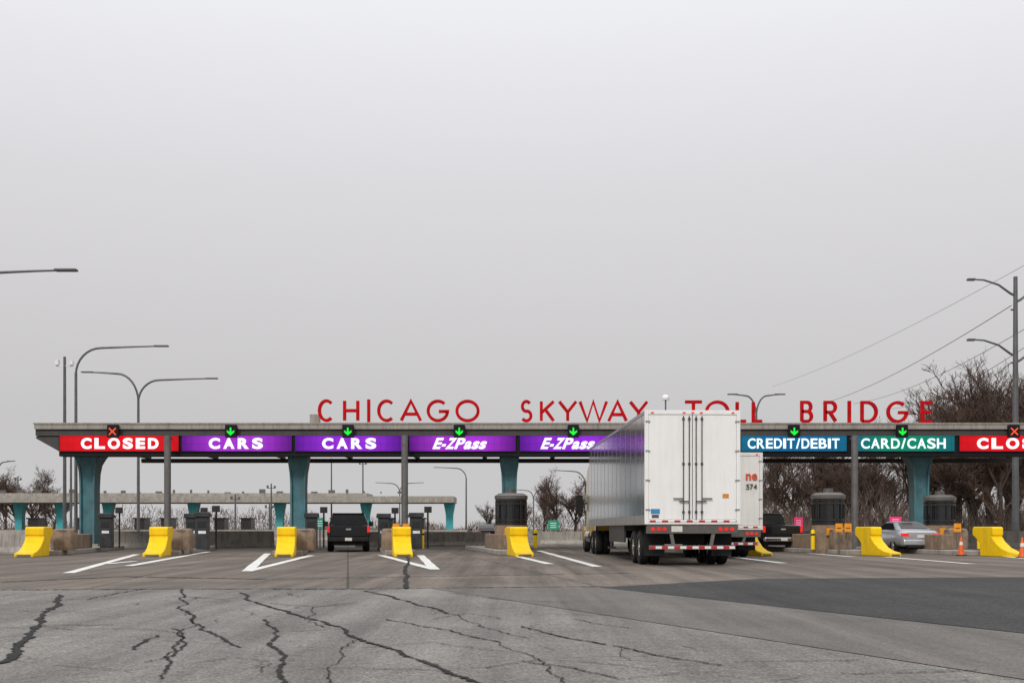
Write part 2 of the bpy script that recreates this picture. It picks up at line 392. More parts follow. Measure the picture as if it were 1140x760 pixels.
lines = [((76,638),(152,617)), ((143,630),(232,614)), ((275,636),(298,616)), ((275,636),(347,618)), ((424,618),(484,634)), ((468,618),(484,634)),
 ((546,612),(612,628)), ((600,613),(665,631)), ((815,620),(872,627)), ((985,620),(1082,628)), ((900,616),(950,620)), ((1085,616),(1140,622)), ((118,628),(150,625))]
for i, (a, b) in enumerate(lines):
    A = Vector((*G(*a), 0)); B = Vector((*G(*b), 0))
    ribbon(mk, [A.lerp(B, k/12) for k in range(13)], 0.28, 0.0125+0.0007*i, i, uneven=0.09)
structure(mk.build("road_marking", marking, fix=False))

# ------------------------------------------------------------------ main canopy
DC = 58.0
xl, xr = WX(38, DC), WX(1230, DC)
canopy = root("toll_canopy", "long flat toll plaza canopy on teal columns with grey fascia", "canopy", (0, DC, 0))
ztop = WZ(472, DC)
mb = MB()
mb.box(xl, xr, 0.0, 12, ztop-0.24, ztop, 0)
mb.box(xl-0.04, xr, -0.04, 12.04, ztop+.002, ztop+0.07, 0)
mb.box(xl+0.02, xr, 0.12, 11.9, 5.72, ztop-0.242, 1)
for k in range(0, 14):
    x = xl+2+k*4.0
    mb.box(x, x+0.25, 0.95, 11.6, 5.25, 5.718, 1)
mb.build("roof_slab", [roof_paint, roof_dark], canopy)
mb = MB()
x0 = WX(64, DC)
mb.box(x0, xr, 0.20, 0.9, 4.70, 5.718, 0)
mb.prism([(xl+0.02, 5.70), (x0-0.01, 5.70), (x0-0.01, 4.95), (xl+0.02, 5.58)], 0.2, 0.85, 'y', 1)
mb.build("sign_beam", [black, roof_dark], canopy)
MB().box(x0+.6, xr, 11.2, 11.6, 5.0, 5.24).build("rear_beam", roof_dark, canopy)
def column(px, D, w0=0.66, flare=1.55):
    x = WX(px, D); y = D-DC
    prof = [(0, w0*0.5), (0.25, w0*0.5), (3.2, w0*0.5), (3.9, w0*0.54), (4.35, w0*0.64), (4.7, w0*.5+flare*0.12), (5.1, w0*.2+flare*0.34), (5.24, flare*0.5)]
    rings = []
    for z, hw in prof:
        dz = 0.42+(hw-w0*0.5)*1.2
        rings.append([(x-hw, y-dz, z), (x+hw, y-dz, z), (x+hw, y+dz, z), (x-hw, y+dz, z)])
    mb = MB().loft(rings, 0)
    for sx in (-1, 1):
        pl = [(x+sx*(hw-.04), z) for z, hw in prof]+[(x+sx*(hw+0.05), z) for z, hw in reversed(prof)]
        mb.prism(pl, y-0.56, y-0.44, 'y', 0)
    mb.box(x-0.6, x+0.6, y-0.7, y+0.7, 0.0, 0.32, 1)
    mb.build("column", [teal, concrete], canopy, smooth=True)
for px in (101, 333.5, 567, 790, 1022): column(px, 60.0, flare=(2.0 if px in (101, 1022) else 1.05))
for px in (186.5, 450.5, 951.5):
    x = WX(px, 57.4)
    mb = MB().tube([(x, -0.6, 0), (x, -0.6, 5.66)], 0.165, 14).box(x-.3, x+.3, -0.85, -0.3, 0, 0.04)
    mb.box(x-.05, x+.05, -0.6, 0.1, 5.5, 5.62)
    mb.build("support_post", grey_post, canopy, smooth=True)

DL = 58.5; sign = root("rooftop_sign", "red block letters spelling the toll bridge name on the canopy roof", "sign", (0, DL, ztop+.07))
letters = [('C',354,373),('H',382,400),('I',409,412),('C',420,441),('A',445,470),('G',475,500),('O',507,534),
 ('S',579,593),('K',601,618),('Y',621,643),('W',644,677),('A',676,699),('Y',700,722),
 ('T',761,783),('O',785,812),('L',819,832),('L',837,850),
 ('B',891,905),('R',917,932),('I',944,947),('D',958,977),('G',987,1011),('E',1025,1039)]
for ch, a, b in letters:
    mb = MB(); t = 0.15
    drop = (a-354)/686*0.12
    zb = 0.09-drop*.5; hgt = 1.13-drop*.3
    xa, xb = WX(a, DL), WX(b, DL)
    for q, st in enumerate(LET[ch]):
        pts = [(xa+t/2+u*(xb-xa-t), zb+t/2+v*(hgt-t)) if ch != 'I' else ((xa+xb)/2, zb+v*hgt) for u, v in st]
        stroke(mb, pts, t, -0.09-.003*q, 0.09+.003*q)
    mb.build("letter", red_letter, sign)
for a, b in ((344,540),(574,726),(756,856),(885,1045)):
    MB().box(WX(a, DL), WX(b, DL), -0.06, 0.14, 0.0, 0.05).build("mounting_rail", roof_paint, sign)
MB().box(WX(344, DL), WX(354, DL), 0.2, 0.8, 0.0, 0.50).build("junction_box", roof_paint, sign, bevel=.02)

# lane displays
DS = DC+0.19
zc = (WZ(485, DS)+WZ(502, DS))/2; hh = (WZ(485, DS)-WZ(502, DS))
purple = ((0.32, 0.03, 0.74), (0.11, 0.008, 0.30)); purple2 = ((0.42, 0.04, 0.70), (0.12, 0.008, 0.24))
redc = ((0.85,0.008,0.018),(0.66,0.006,0.012))
disp = [
 (67,199,'CLOSED',91,177,redc,0,'red lane display reading CLOSED on the canopy beam'),
 (203,325,'CARS',233,293,purple2,0,'purple lane display reading CARS on the canopy beam'),
 (329,447,'CARS',359,419,purple,0,'purple lane display reading CARS on the canopy beam'),
 (456,574,'EZ',484,542,purple2,1,'purple lane display with electronic toll pass logo'),
 (579,700,'EZ',604,662,purple,1,'purple lane display with electronic toll pass logo'),
 (825,942,'CREDIT/DEBIT',832,934,((0.006,0.14,0.34),(0.008,0.15,0.27)),0,'blue lane display reading CREDIT/DEBIT on the canopy beam'),
 (955,1062,'CARD/CASH',958,1052,((0.004,0.26,0.16),(0.008,0.15,0.20)),0,'teal lane display reading CARD/CASH on the canopy beam'),
 (1068,1200,'CLOSED',1087,1180,redc,0,'red lane display reading CLOSED on the canopy beam'),
]
for i, (a, b, txt, ta, tb, cols, ez, lab) in enumerate(disp):
    xa, xb = WX(a, DS), WX(b, DS); c = (xa+xb)/2; w = xb-xa
    r = root("lane_display", lab, "sign", (c, DS, zc), group="lane displays along the canopy")
    MB().box(-w/2-.03, w/2+.03, -0.05, 0.005, -hh/2-.04, hh/2+.04).build("display_case", black, r)
    MB().box(-w/2, w/2, -0.075, -0.052, -hh/2, hh/2).build("screen", screen_mat("led_screen", cols[0], cols[1], w/2, 1.0), r)
    tc = (WX(ta, DS)+WX(tb, DS))/2-c; tw = WX(tb, DS)-WX(ta, DS)
    if ez:
        font_letters("E-ZPass", tw, hh*.70, white_em, r, (tc, -.085, 0), gap=.09, shear=.40, bold=.035)
    elif len(txt) > 7: font_letters(txt, tw, hh*.66, cyan_em, r, (tc, -.085, 0), gap=.16, bold=.02)
    else: font_letters(txt, tw, hh*.66, white_em, r, (tc, -.085, 0), gap=.30, bold=.045)
for px, closed in ((127,1),(258,0),(388,0),(511.5,0),(638,0),(883,0),(1003,0),(1127,1)):
    x = WX(px, DC)
    r = root("lane_signal", "black lane signal with red cross" if closed else "black lane signal with green down arrow", "traffic signal", (x, DC-0.16, WZ(480.5, DC)), group="lane signals above the lanes")
    MB().box(-.28, .28, -.08, .117, -.30, .33).build("signal_housing", black, r, bevel=0.02)
    mb = MB()
    if closed:
        stroke(mb, [(-.17, -.17), (.17, .17)], .06, -.10, -.085); stroke(mb, [(-.17, .17), (.17, -.17)], .06, -.105, -.082)
        mb.build("red_cross", red_em, r)
    else:
        mb.prism([(-.04,.19),(.04,.19),(.04,-.02),(.18,.06),(.18,-.04),(0,-.20),(-.18,-.04),(-.18,.06),(-.04,-.02)], -.10, -.082, 'y')
        mb.build("green_arrow", green_em, r)

# ------------------------------------------------------------------ islands
ROT = math.radians(8)
isl = [(-18.65, 44.6), (-13.75, 44.6), (-8.75, 44.8), (-4.15, 44.8), (0.5, 45.2), (10.05, 46.0), (14.92, 45.4), (19.30, 44.2)]
def nose_at(x, y, hw, L, rot):
    r = root("crash_nose", "yellow painted concrete crash nose at island end", "barrier", (x, y, 0), rot, "yellow crash noses before the toll islands")
    k = L/2.9
    top = [(0,.16),(.5,.22),(1.0,.36),(1.45,.62),(1.62,.80),(1.55,.84),(1.55,1.12),(1.62,1.17)]
    prof = [(0,0)]+[(a*k, b) for a, b in top]+[(L,1.17),(L+.06,1.10),(L+.06,.84),(L-.2,.70),(L-.45,.5),(L-.5,0)]
    MB().prism(prof, -hw, hw, 'x').build("nose_body", yellow, r, bevel=0.04)
    MB().box(-hw*.7, hw*.7, -.012, -.002, .03, .10).build("reflector_strip", grey_post, r)
    return r
n0 = nose_at(*isl[0], .36, 2.9, ROT)
for x, y in isl[1:5]: dup(n0, (x, y, 0), ROT)
n1 = nose_at(*isl[5], .24, 2.9, math.radians(10))
for x, y in isl[6:]: dup(n1, (x, y, 0), math.radians(10))
r = root("toll_island", "raised concrete toll island with steel edge", "traffic island", (isl[0][0], isl[0][1], 0), ROT, "toll islands under the canopy")
MB().box(-.62, .62, 3.1, 17, 0.0, .2).build("kerb_slab", concrete, r, bevel=0.03)
MB().box(-.34, .34, 5.4, 10.5, .2, .85).build("low_wall", concrete_tan, r, bevel=0.04)
for x, y in isl[1:]: dup(r, (x, y, 0), ROT)
def tanblock(x, y):
    r = root("concrete_block", "weathered tan concrete block with metal band behind crash nose", "barrier", (x, y, 0), ROT, "concrete blocks on the toll islands")
    mb = MB(); rings = []
    for z, rr in ((0.2,.40),(.35,.44),(.95,.44),(1.06,.40),(1.1,.3)):
        rings.append([(math.copysign(abs(math.cos(a))**.6, math.cos(a))*rr, math.copysign(abs(math.sin(a))**.6, math.sin(a))*rr, z) for a in [2*math.pi*k/20 for k in range(20)]])
    mb.loft(rings).build("block_body", concrete_tan, r, smooth=True)
    MB().tube([(0,0,.98),(0,0,1.03)], .455, 20).build("metal_band", grey_post, r)
    return r
b0 = tanblock(WX(72, 48.5), 48.5)
for px, D in ((203,48.5),(340,48.5),(436,49),(936,50),(1064,50)): dup(b0, (WX(px, D), D, 0), ROT)
def kiosk(px, D, label):
    r = root("payment_kiosk", label, "toll machine", (WX(px, D), D, .2), ROT, "toll payment machines on the islands")
    MB().box(-.26, .26, -.35, .35, 0, 1.40).prism([(-.42,1.40),(.42,1.40),(.42,1.52),(-.42,1.62)], -.34, .34, 'x').build("cabinet", kiosk_grey, r, bevel=0.03)
    MB().box(-.18, .18, -.362, -.352, .95, 1.22).build("screen", glass, r)
    MB().box(-.16, .16, -.36, -.352, .68, .80).build("notice_panel", white_refl, r)
    MB().tube([(.55,.1,0),(.55,.1,1.9)], .04, 8).build("pole", under, r)
    MB().box(.38, .72, .0, .06, 1.62, 1.9).build("sign_plate", booth_grey, r)
    return r
k0 = kiosk(226, 51, "dark grey payment machine with pole sign on toll island")
for px, D in ((119,55),(347,54),(427,56),(463,53),(214,56)): dup(k0, (WX(px, D), D, .2), ROT)
def booth(px, D):
    r = root("toll_booth", "round dark metal toll booth with ribbed drum top", "toll booth", (WX(px, D), D, 0), ROT, "round toll booths on the islands")
    MB().tube([(0,0,.0),(0,0,1.25)], .72, 28).build("booth_base", concrete_tan, r, smooth=True)
    mb = MB()
    for z in (1.27, 1.42, 2.15, 2.3): mb.tube([(0,0,z),(0,0,z+.10)], .70, 28)
    for k in range(12):
        a = 2*math.pi*k/12; mb.tube([(math.cos(a)*.68, math.sin(a)*.68, 1.25), (math.cos(a)*.68, math.sin(a)*.68, 2.35)], .035, 6)
    mb.build("booth_frame", booth_grey, r, smooth=True)
    MB().tube([(0,0,1.25),(0,0,2.4)], .64, 28).build("booth_window", glass, r, smooth=True)
    MB().tube([(0,0,2.4),(0,0,2.55),(0,0,2.66)], [.74,.74,.55], 28).tube([(0,0,2.66),(0,0,2.85)], .2, 12).build("roof_cap", booth_lid, r, smooth=True)
    for x0_, x1_ in ((-.40,-.12),(.10,.38)):
        MB().box(x0_, x1_, -.80, -.735, .82, 1.12).build("warning_panel", orange, r)
    return r
bt = booth(569, 52)
for px, D in ((922,51),(1046,54.5)): dup(bt, (WX(px, D), D, 0), ROT)
def board(px, D, m, w=.5, h=.6, z=.75, label="orange warning board on island"):
    r = root("warning_board", label, "sign", (WX(px, D), D, 0), 0, "small warning boards on the islands")
    MB().tube([(0,.05,0),(0,.05,z+h)], .035, 8).build("pole", grey_post, r)
    MB().box(-w/2, w/2, -.02, .02, z, z+h).build("board_panel", m, r, bevel=0.01)
    ks = (1,) if m is orange else (0, 1, 2)
    for k in ks: MB().box(-w*.28, w*.28, -.03, -.022, z+h*(.22+.22*k), z+h*(.30+.22*k)).build("board_stripe", under if m is orange else white_refl, r)
    return r
for px, D in ((441,51),(452,51.3),(934,49),(944,49.2),(1066,49.2)): board(px, D, orange, .30, .36, .95)
board(997, 60, pink, .6, .45, 1.25, "small pink illuminated notice on a pole")
board(889, 62, pink, .45, .55, 1.15, "small pink illuminated notice on a pole")
board(356, 60, greensign, .5, .55, 1.1, "small teal notice board on a pole")
board(616, 85, greensign, .8, .7, 1.0, "small green road sign on a post")
for px, D in ((208,52),(470,53),(596,54),(905,50.5),(1090,52)):
    r = root("bollard", "yellow steel bollard on toll island", "bollard", (WX(px, D), D, .2), 0, "yellow bollards on the toll islands")
    MB().tube([(0,0,0),(0,0,.8),(0,0,.86)], [.09,.09,.05], 12).build("bollard_post", yellow, r, smooth=True)
    MB().tube([(0,0,.6),(0,0,.68)], .096, 12).build("reflective_band", under, r, smooth=True)
def cone(px, D, s=1.0):
    r = root("traffic_cone", "orange traffic cone with white bands on the pavement", "traffic cone", (WX(px, D), D, .012), 0, "orange traffic cones")
    MB().box(-.2*s,.2*s,-.2*s,.2*s,0,.04*s).build("cone_base", under, r)
    MB().tube([(0,0,.04*s),(0,0,.9*s)], [.15*s,.03*s], 16).build("cone_body", cone_m, r, smooth=True)
    MB().tube([(0,0,.5*s),(0,0,.65*s)], [.0925*s,.072*s], 16).build("cone_band", white_refl, r, smooth=True)
cone(1070, 47.0, .85); cone(1138, 43, .85)
def jersey(x0, y0, x1, y1, h=.9):
    L = math.hypot(x1-x0, y1-y0)
    r = root("concrete_barrier", "long pale concrete safety barrier beside the lanes", "barrier", (x0, y0, 0), math.atan2(y1-y0, x1-x0), "concrete safety barriers")
    n = max(1, int(L/4))
    for k in range(n):
        MB().prism([(-.3,0),(.3,0),(.3,.08),(.17,.3),(.1,h),(-.1,h),(-.17,.3),(-.3,.08)], k*L/n+.02, (k+1)*L/n-.02, 'x').build("barrier_segment", concrete, r)
jersey(WX(-60, 52), 52, WX(66, 50), 50.5, 1.0)
jersey(WX(118, 64), 64, WX(305, 68), 68, .95)
jersey(WX(395, 70), 70, WX(545, 72), 72, .9)
jersey(WX(-80, 90), 90, WX(520, 110), 110, 1.0)
jersey(WX(600, 80), 80, WX(800, 84), 84, .9)
jersey(WX(880, 72), 72, WX(1240, 66), 66, .95)

# ------------------------------------------------------------------ far canopy
DF = 160.
fc = root("far_toll_canopy", "pale concrete canopy of the opposite toll plaza on teal columns", "canopy", (0, DF, 0))
xa, xb = WX(-40, DF), WX(505, DF)
MB().box(xa, xb, 0, 9, WZ(559, DF), WZ(552, DF)).box(xa+1, xb-12, .5, 8, WZ(552, DF)+.003, WZ(548.5, DF)).build("roof_slab", concrete, fc)
rr = random.Random(5)
for k in range(24):
    x = xa+4+k*2.4; h = rr.uniform(.3, 1.0); MB().box(x, x+rr.uniform(.1, .9), 2, 2.4, WZ(548.5, DF), WZ(548.5, DF)+h*.6).build("rooftop_unit", booth_lid, fc)
for px in (10, 57, 111, 208, 306, 404, 499):
    x = WX(px, DF)
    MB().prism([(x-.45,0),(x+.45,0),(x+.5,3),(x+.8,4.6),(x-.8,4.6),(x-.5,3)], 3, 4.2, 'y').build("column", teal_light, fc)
for px in (30, 85, 150, 180, 240, 270, 340, 372, 430, 465):
    x = WX(px, DF); MB().box(x-.7, x+.7, 2, 4.5, 0, 2.4).box(x-.9, x+.9, 1.8, 4.7, 2.402, 2.6).build("booth", booth_grey, fc)

# ------------------------------------------------------------------ lamps
def lamp(px, D, ztip, arms, label, r0=.13):
    x = WX(px, D); r = root("street_lamp", label, "street lamp", (x, D, 0), 0, "tall street lamps around the plaza")
    MB().tube([(0,0,0),(0,0,.5)], r0*1.5, 10).tube([(0,0,.4),(0,0,ztip-1.6)], [r0, r0*.75], 10).build("pole", lamp_steel, r, smooth=True)
    for dx, rise in arms:
        s = 1 if dx > 0 else -1; a = abs(dx); pts = []
        z0 = ztip-1.7; z1 = ztip+rise; cr_ = min(1.5, a*.4)
        for k in range(9):
            t = k/8*math.pi/2
            pts.append((s*cr_*(1-math.cos(t)), 0, z0+(z1-.12-z0)*math.sin(t)))
        pts += [(s*(a*.7), 0, z1-.04), (s*a, 0, z1)]
        MB().tube(pts, [r0*.62]*9+[r0*.45, r0*.38], 8).build("arm", lamp_steel, r, smooth=True)
        mb = MB(); mb.box(min(s*(a-.7), s*(a+.15)), max(s*(a-.7), s*(a+.15)), -.16, .16, z1-.05, z1+.04)
        mb.build("lamp_head", lamp_steel, r, bevel=.03)
    return r
lamp(84.5, 70, WZ(385, 70), [(5.4, 0)], "tall single arm street lamp beside the canopy", r0=.11)
lamp(154, 83, WZ(421, 83), [(5.5, 0), (-3.9, .45)], "tall double arm street lamp behind the canopy", r0=.12)
lamp(-60, 45, WZ(300.5, 45), [(4.9, 0)], "street lamp reaching over the road with long arm", r0=.10)
lamp(519, 170, WZ(520, 170), [(-4.6, 0)], "distant single arm street lamp", r0=.13)
lamp(842, 95, WZ(440, 95), [(2.2, .1), (-2.2, .1)], "double arm street lamp behind the canopy", r0=.11)
lamp(594, 190, WZ(545, 190), [(-2.6, 0), (2.6, 0)], "distant double arm street lamp", r0=.12)
lamp(652, 150, WZ(526, 150), [(-4.0, .3)], "distant single arm street lamp", r0=.12)
lamp(-3, 130, WZ(513, 130), [(1.8, 0)], "distant single arm street lamp", r0=.12)
lamp(445, 200, WZ(537, 200), [(-4, 0), (4, 0)], "distant double arm street lamp", r0=.13)
for px, D, py in ((72,75,397),(79,110,475),(302,150,538),(369,170,510),(404,170,512),(300,150,560),(20,190,530),(262,140,550)):
    h = WZ(py, D)
    r = root("utility_mast", "slim steel mast with small fittings on top", "mast", (WX(px, D), D, 0), 0, "slim steel masts")
    MB().tube([(0,0,0),(0,0,h)], [.13,.09], 8).build("pole", lamp_steel, r, smooth=True)
    MB().box(-.55,.55,-.05,.05,h-.62,h-.54).box(-.58,-.36,-.15,.15,h-.54,h-.22).box(.34,.56,-.15,.15,h-.54,h-.28).build("top_fittings", white_refl if px == 72 else lamp_steel, r)
r = root("security_camera", "white dome security camera on short pole above canopy", "camera", (WX(741, 60), 60, ztop))
MB().tube([(0,0,0),(0,0,1.45),(.12,0,1.52)], .04, 8).build("pole", lamp_steel, r)
MB().tube([(0,0,1.42),(0,0,1.56),(0,0,1.68)], [.18,.2,.1], 12).build("camera_dome", white_refl, r, smooth=True)
D = 75; r = root("utility_pole", "tall steel utility pole with curved lamp arms", "utility pole", (WX(1130.5, D), D, 0))
h = WZ(308, D)
MB().tube([(0,0,0),(0,0,h)], [.24,.13], 10).build("pole", lamp_steel, r, smooth=True)
for zz, reach in ((WZ(311, D), -2.7), (WZ(378, D), -2.7), (WZ(318, D), 2.6), (WZ(385, D), 2.6)):
    s = 1 if reach > 0 else -1; a = abs(reach)
    MB().tube([(0,0,zz-1.05),(s*a*.12,0,zz-.9),(s*a*.4,0,zz-.35),(s*a*.75,0,zz-.04),(s*a,0,zz)], [.09,.08,.07,.06,.05], 8).build("arm", lamp_steel, r, smooth=True)
    MB().box(min(s*(a-.1),s*(a+.4)), max(s*(a-.1),s*(a+.4)), -.15, .15, zz-.08, zz+.06).build("lamp_head", lamp_steel, r, bevel=.03)
for zz in (WZ(345, D), WZ(404, D)):
    MB().tube([(0,0,zz),(-.3,0,zz+.02)], .06, 6).build("insulator", booth_lid, r)
def wire(a, b, sag, rad=.02):
    A = Vector((WX(a[0], a[2]), a[2], WZ(a[1], a[2]))); B = Vector((WX(b[0], b[2]), b[2], WZ(b[1], b[2])))
    pts = [A.lerp(B, k/20)-Vector((0,0,sag*4*(k/20)*(1-k/20))) for k in range(21)]
    o = MB().tube([p-A for p in pts], rad, 5).build("overhead_wire", wire_m, loc=A)
    o["label"] = "thin sagging overhead power cable from the utility pole"; o["category"] = "power line"; o["group"] = "overhead cables"
wire((1200,262,70), (860,430,170), .8, .015)
wire((1126,340,75), (915,449,170), .8, .026)
wire((1200,330,70), (950,449,165), 1.2, .022)
wire((1200,345,70), (985,455,165), 1.5, .022)
wire((1126,404,75), (1000,460,160), 1.2, .020)

# ------------------------------------------------------------------ trees
def tree_mesh(seed, H):
    rnd = random.Random(seed); T = MB(); C = MB()
    def grow(p, d, L, r, lev):
        n = 4 if lev < 2 else 3; pts = [p.copy()]; q = p.copy(); dd = d.copy()
        for i in range(n):
            dd = (dd+Vector((rnd.uniform(-1,1), rnd.uniform(-1,1), rnd.uniform(-.6,1)))*(.13+.05*lev)).normalized()
            q = q+dd*L/n; pts.append(q.copy())
        tgt = T if lev < 2 else C
        if lev >= 4:
            w = max(.015, r); sd = Vector((rnd.uniform(-1,1), rnd.uniform(-1,1), rnd.uniform(-.5,.5)))
            sd = (sd-dd*sd.dot(dd)).normalized()*w
            C.add([pts[0]-sd, pts[0]+sd, pts[-2]+sd*.8, pts[-1], pts[-2]-sd*.8], [(0,1,2,3,4)])
        else:
            tgt.tube(pts, [max(.016, r*(1-.55*i/n)) for i in range(n+1)], (8, 6, 4, 3)[lev], caps=False)
        if lev >= 5: return
        nk = (9, 6, 6, 5, 4)[lev]
        for k in range(nk):
            t = rnd.uniform(.28 if lev == 0 else .2, 1.0); idx = min(n-1, int(t*n)); base = pts[idx].lerp(pts[idx+1], t*n-idx)
            az = rnd.uniform(0, 2*math.pi); an = rnd.uniform(.35, .95)
            u = Vector((math.cos(az), math.sin(az), 0)); u = (u-dd*u.dot(dd)).normalized()
            nd = (dd*math.cos(an)+u*math.sin(an)+Vector((0,0,.18))).normalized()
            grow(base, nd, L*rnd.uniform(.42, .66)*(1.05 if lev == 0 else 1), r*.5, lev+1)
    grow(Vector((0,0,0)), Vector((0,0,1)), H*.62, H*.022, 0)
    return T, C
protos = []
for s in range(3):
    T, C = tree_mesh(20+s, 13)
    r = root("bare_tree", "leafless winter tree with dense brown twigs", "tree", (0,0,0), 0, "bare trees behind the toll plaza")
    T.build("trunk", bark, r, smooth=True, fix=False); C.build("crown", twig_m, r, fix=False)
    zs = sorted(v[2] for v in C.v); top = zs[int(len(zs)*.985)]
    protos.append((r, top))
used = [False]*3
def put_tree(px, D, py, k):
    r, top = protos[k]; sc = WZ(py, D)/top
    if not used[k]: c = r; used[k] = True; c.location = (WX(px, D), D, 0)
    else: c = dup(r, (WX(px, D), D, 0))
    c.rotation_euler = (0, 0, random.uniform(0, 6)); c.scale = (sc*random.uniform(.95, 1.2),)*2+(sc,)
spec = [(1105,92,415),(1066,98,428),(1140,88,430),(1180,95,418),(1125,112,440),(1045,100,455),(1085,120,445),(1015,105,492),(990,98,502),(960,106,507),(935,100,500),(905,108,507),(880,100,502),(862,112,500),
 (1160,110,440),(1000,125,505),(945,125,515),(895,130,512),(835,120,520),(1030,130,490),(622,135,530),(640,140,535),(606,150,550),
 (20,200,528),(38,210,526),(52,190,540),(6,215,535),(60,220,545),(-20,200,528),(545,230,562),(580,240,560),(1150,130,450),(975,92,512),(1058,88,475),(1110,84,470),(920,94,520),(1085,100,435)]
for i, (px, D, py) in enumerate(spec): put_tree(px, D, py, i % 3)
mb = MB(); rnd = random.Random(11)
for i in range(26000):
    D = rnd.uniform(225, 300); x = rnd.uniform(-150, 190)
    hmax = 3.2+2.0*math.sin(x*.07)+1.2*math.sin(x*.23+1)+1.0*math.sin(x*.61)
    if x > 45: hmax += 4
    z0 = rnd.uniform(0, hmax*.9); l = rnd.uniform(.4, 1.6); w = rnd.uniform(.03, .10)
    dx = rnd.uniform(-.6, .6)*l
    mb.add([(x, D, z0), (x+w*1.5, D, z0), (x+dx+w, D+rnd.uniform(-.3,.3), z0+l)], [(0,1,2)])
o = mb.build("far_woodland", brush_m, fix=False); o["kind"] = "stuff"; o["label"] = "distant bare brown woodland along the horizon"
mb = MB()
for i in range(26000):
    D = rnd.uniform(84, 125); x = rnd.uniform(WX(845, D), WX(1250, D))
    hm = 2.6+1.0*math.sin(x*.5)+.6*math.sin(x*1.7)
    z0 = rnd.uniform(0, 1)**1.4*hm; l = rnd.uniform(.3, 1.2); w = rnd.uniform(.012, .035)
    mb.add([(x, D, z0), (x+w*1.5, D, z0), (x+rnd.uniform(-.5,.5)*l+w, D+rnd.uniform(-.3,.3), z0+l)], [(0,1,2)])
o = mb.build("winter_brush", brush_m, fix=False); o["kind"] = "stuff"; o["label"] = "tangled bare brown undergrowth beneath the trees"

# ------------------------------------------------------------------ wheels
def wheel(parent, x, y, R, w, outer=1):
    e = MB()
    prof = [(-.5,.62),(-.5,.88),(-.42,.97),(-.25,1.0),(.25,1.0),(.42,.97),(.5,.88),(.5,.62)]
    n = 28; rings = []
    for k in range(n):
        a = 2*math.pi*k/n; rings.append([(p[0]*w, math.cos(a)*p[1]*R, math.sin(a)*p[1]*R) for p in prof])
    vs = [q for r in rings for q in r]; m = len(prof); fs = []
    for k in range(n):
        k2 = (k+1) % n
        for j in range(m-1): fs.append((k*m+j, k2*m+j, k2*m+j+1, k*m+j+1))
    e.add(vs, fs)
    t = e.build("wheel", rubber, parent, (x, y, R), smooth=True)
    rm = MB().tube([(outer*w*.28,0,0),(outer*w*.40,0,0)], [R*.625, R*.60], 24).tube([(outer*w*.40,0,0),(outer*w*.5,0,0)], R*.22, 12)
    for k in range(8):
        a = 2*math.pi*k/8; rm.tube([(outer*w*.40, math.cos(a)*R*.42, math.sin(a)*R*.42), (outer*w*.43, math.cos(a)*R*.42, math.sin(a)*R*.42)], R*.07, 6)
    rm.tube([(-outer*w*.2,0,0),(-outer*w*.28,0,0)], R*.62, 20)
    rm.build("rim", rim_m, t, smooth=True)

